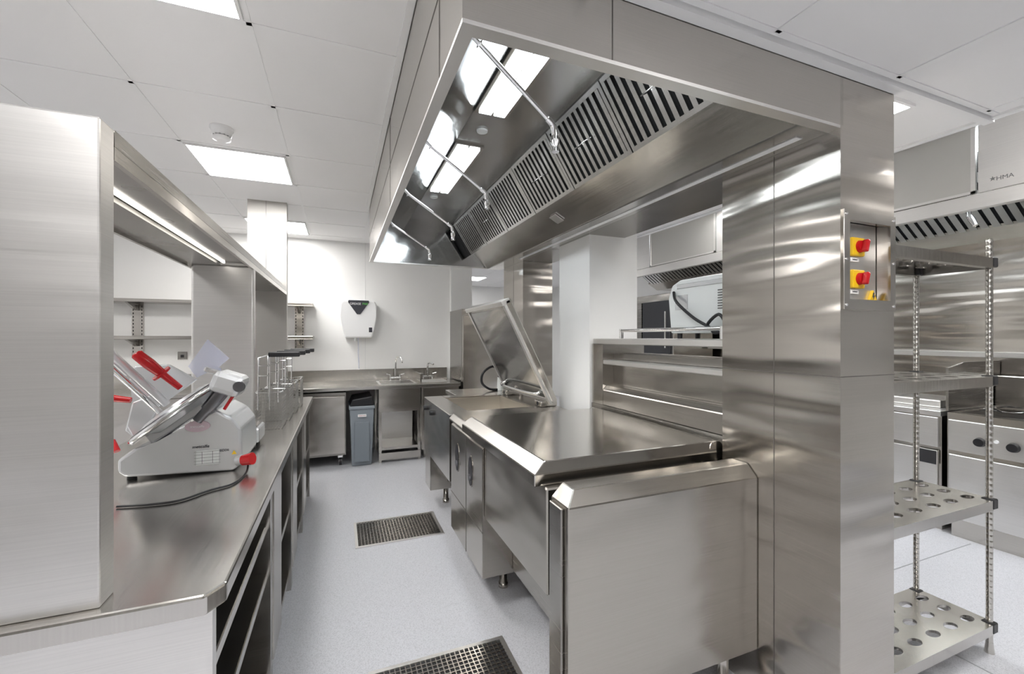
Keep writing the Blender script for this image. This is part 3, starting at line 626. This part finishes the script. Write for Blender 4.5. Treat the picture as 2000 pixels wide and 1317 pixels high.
MB().prism([(4.43,2.27),(4.6,2.18),(4.94,2.18),(4.94,2.2),(4.6,2.2),(4.44,2.29)],'y',-.5,5.4).build('grease_trough',ST,t)
for y0 in (.6,2.0,3.4): MB().box(3.55,3.68,y0,y0+.8,2.60,2.62).build('diffuser',LGH,t)  # glow boxes added inside to brighten the filters
q=P(1962,345,X=3.4)
MB().text('HMA',.032,(3.4035,q.y,q.z),(0,-1,0),(0,0,1),.0006).build('lettering',GPR,t)
q=P(1938,349,X=3.4); st=[]
for k in range(10):
    a=math.pi/2+k*math.pi/5; r=.014 if k%2==0 else .005; st.append((q.y+r*math.cos(a),q.z+r*math.sin(a)))
MB().prism(st,'x',3.4025,3.4049).build('star_logo',GPR,t)
q=P(1893,430,X=3.7)
s=thing('suppression_nozzle','small chrome nozzle hanging under the right hand hood','nozzle',(3.7,q.y,2.15))
MB().cyl((3.7,q.y,2.45),(3.7,q.y,2.21),.01).build('pipe',CHR,s); MB().tube([(3.7,q.y,2.22),(3.71,q.y-.01,2.19),(3.7,q.y-.03,2.15)],[.016,.018,.014],12).build('nozzle_head',CHR,s)
o=tag(MB().box(4.93,4.948,-.5,5.4,.9,2.18).build('wall_cladding',STC),'stainless splashback sheet behind the right cooking line','splashback')
o=tag(MB().box(4.70,4.925,-.5,4.5,1.29,1.33,.003,1).build('splashback_shelf',STB),'long narrow steel shelf along the right splashback','shelf')
t=thing('twin_fryer','stainless deep fryer with two wells and control knobs, far right','fryer',(4.5,1.2,0))
MB().box(4.13,4.80,.55,.9,.12,.90).box(4.13,4.80,.9,1.74,.12,.80).box(4.13,4.22,.9,1.74,.80,.90).box(4.7,4.80,.9,1.74,.80,.90).box(4.22,4.7,1.70,1.74,.80,.9).build('body',ST,t)
MB().box(4.22,4.70,.9,1.70,.801,.84).build('well',DRK,t)
MB().box(4.115,4.129,.56,1.73,.63,.85,.003,1).build('control_fascia',STB,t)
for y in (1.56,1.40,.9):
    MB().cyl((4.114,y,.72),(4.085,y,.72),.032,.027,20).build('knob',BLK,t)
MB().cyl((4.114,1.48,.74),(4.105,1.48,.74),.012).build('pilot_lamp',WHT,t)
for y0 in (.56,1.16): MB().box(4.118,4.129,y0,y0+.57,.14,.60,.004,1).build('door',STB,t)
MB().box(4.16,4.78,.56,1.73,0,.119).build('plinth',ST,t)
MB().prism([(4.17,.905),(4.92,.905),(4.92,1.26),(4.40,1.26),(4.17,1.22)],'y',1.75,1.765).build('side_guard',STD,t,'dark upright side guard')
for yb in (1.28,1.52):
    MB().tube([(4.28,yb-.09,.93),(4.28,yb+.09,.93),(4.62,yb+.09,.93),(4.62,yb-.09,.93)],.006,8,True).tube([(4.28,yb,.93),(4.12,yb,.98)],.007,8).build('fry_basket',CHR,t)
MB().box(4.5,4.68,1.0,1.1,.85,.99,.01,2).build('heating_element',BLK,t)
MB().box(4.80,4.92,.55,1.74,.5,1.15,.01,2).build('raised_back',ST,t)
t=thing('cooking_bench','stainless bench with plain doors left of the fryer','bench',(4.5,2.3,0))
MB().box(4.15,4.80,1.78,2.98,.12,.86).build('body',ST,t); MB().box(4.12,4.82,1.775,2.99,.861,.90,.004,1).build('top',STB,t)
for k in range(2): MB().box(4.135,4.149,1.8+.59*k,2.37+.59*k,.14,.60,.004,1).build('door',STB,t)
MB().box(4.12,4.149,1.79,2.97,.63,.85,.003,1).build('control_fascia',STB,t)
MB().box(4.117,4.1199,1.80,1.92,.50,.60).build('vent_grille',DRK,t)
MB().box(4.2,4.78,1.8,2.96,0,.119).build('plinth',ST,t)
MB().box(4.3,4.7,1.85,2.2,.9005,.96,.01,2).build('griddle_plate',STB,t)
t=thing('cooking_range','stainless cooking range beyond the bench on the right wall','range',(4.5,3.7,0))
MB().box(4.15,4.80,3.0,4.5,.12,.90).build('body',ST,t); MB().box(4.135,4.149,3.05,4.45,.2,.7,.004,1).build('oven_door',STD,t)
MB().box(4.12,4.149,3.05,4.45,.75,.88).build('control_fascia',STB,t)
for k in range(5): MB().cyl((4.119,3.2+k*.25,.81),(4.095,3.2+k*.25,.81),.025).build('knob',BLK,t)
MB().box(4.2,4.78,3.05,4.45,0,.119).build('plinth',ST,t)
t=thing('combi_oven','tall dark fronted oven at the far end of the right cooking line','oven',(4.5,5.0,0))
MB().box(4.15,4.85,4.55,5.35,.1,2.05,.006,1).build('body',ST,t); MB().box(4.12,4.149,4.6,5.15,1.2,1.95,.004,1).build('glass_door',mat('oven_glass',(.05,.05,.055),.12),t); MB().box(4.12,4.149,5.17,5.33,1.2,1.95).build('control_panel',STD,t)
MB().box(4.12,4.149,4.6,5.15,.3,1.1,.004,1).build('lower_door',STD,t); MB().cyl((4.09,4.64,1.3),(4.09,4.64,1.8),.012).build('handle',CHR,t)
MB().box(4.2,4.8,4.6,5.3,0,.099).build('plinth',DRK,t)
# small prep table right of column
t=thing('prep_cabinet','low pale cabinet partly hidden behind the column and rack','cabinet',(2.5,2.1,0))
MB().box(2.0,2.6,1.9,2.4,.12,.88,.004,1).build('body',mat('beige_panel',(.66,.62,.56),.4),t); MB().box(1.98,2.62,1.88,2.42,.881,.915,.004,1).build('top',STB,t)
for x in (2.06,2.54):
    for y in (1.96,2.34): MB().cyl((x,y,0),(x,y,.119),.022).build('leg',CHR,t)
# ---------------------------------------------------------------- world, camera
w=bpy.data.worlds.new('World'); S.world=w; w.use_nodes=True; w.node_tree.nodes['Background'].inputs[0].default_value=(1,1,1,1); w.node_tree.nodes['Background'].inputs[1].default_value=.3
cd=bpy.data.cameras.new('Camera'); cam=bpy.data.objects.new('Camera',cd); COL.objects.link(cam)
cam.location=(0,0,H); cam.rotation_euler=(math.pi/2,0,-TH); cd.sensor_width=36; cd.lens=F*36/2000; cd.clip_start=.05
S.camera=cam
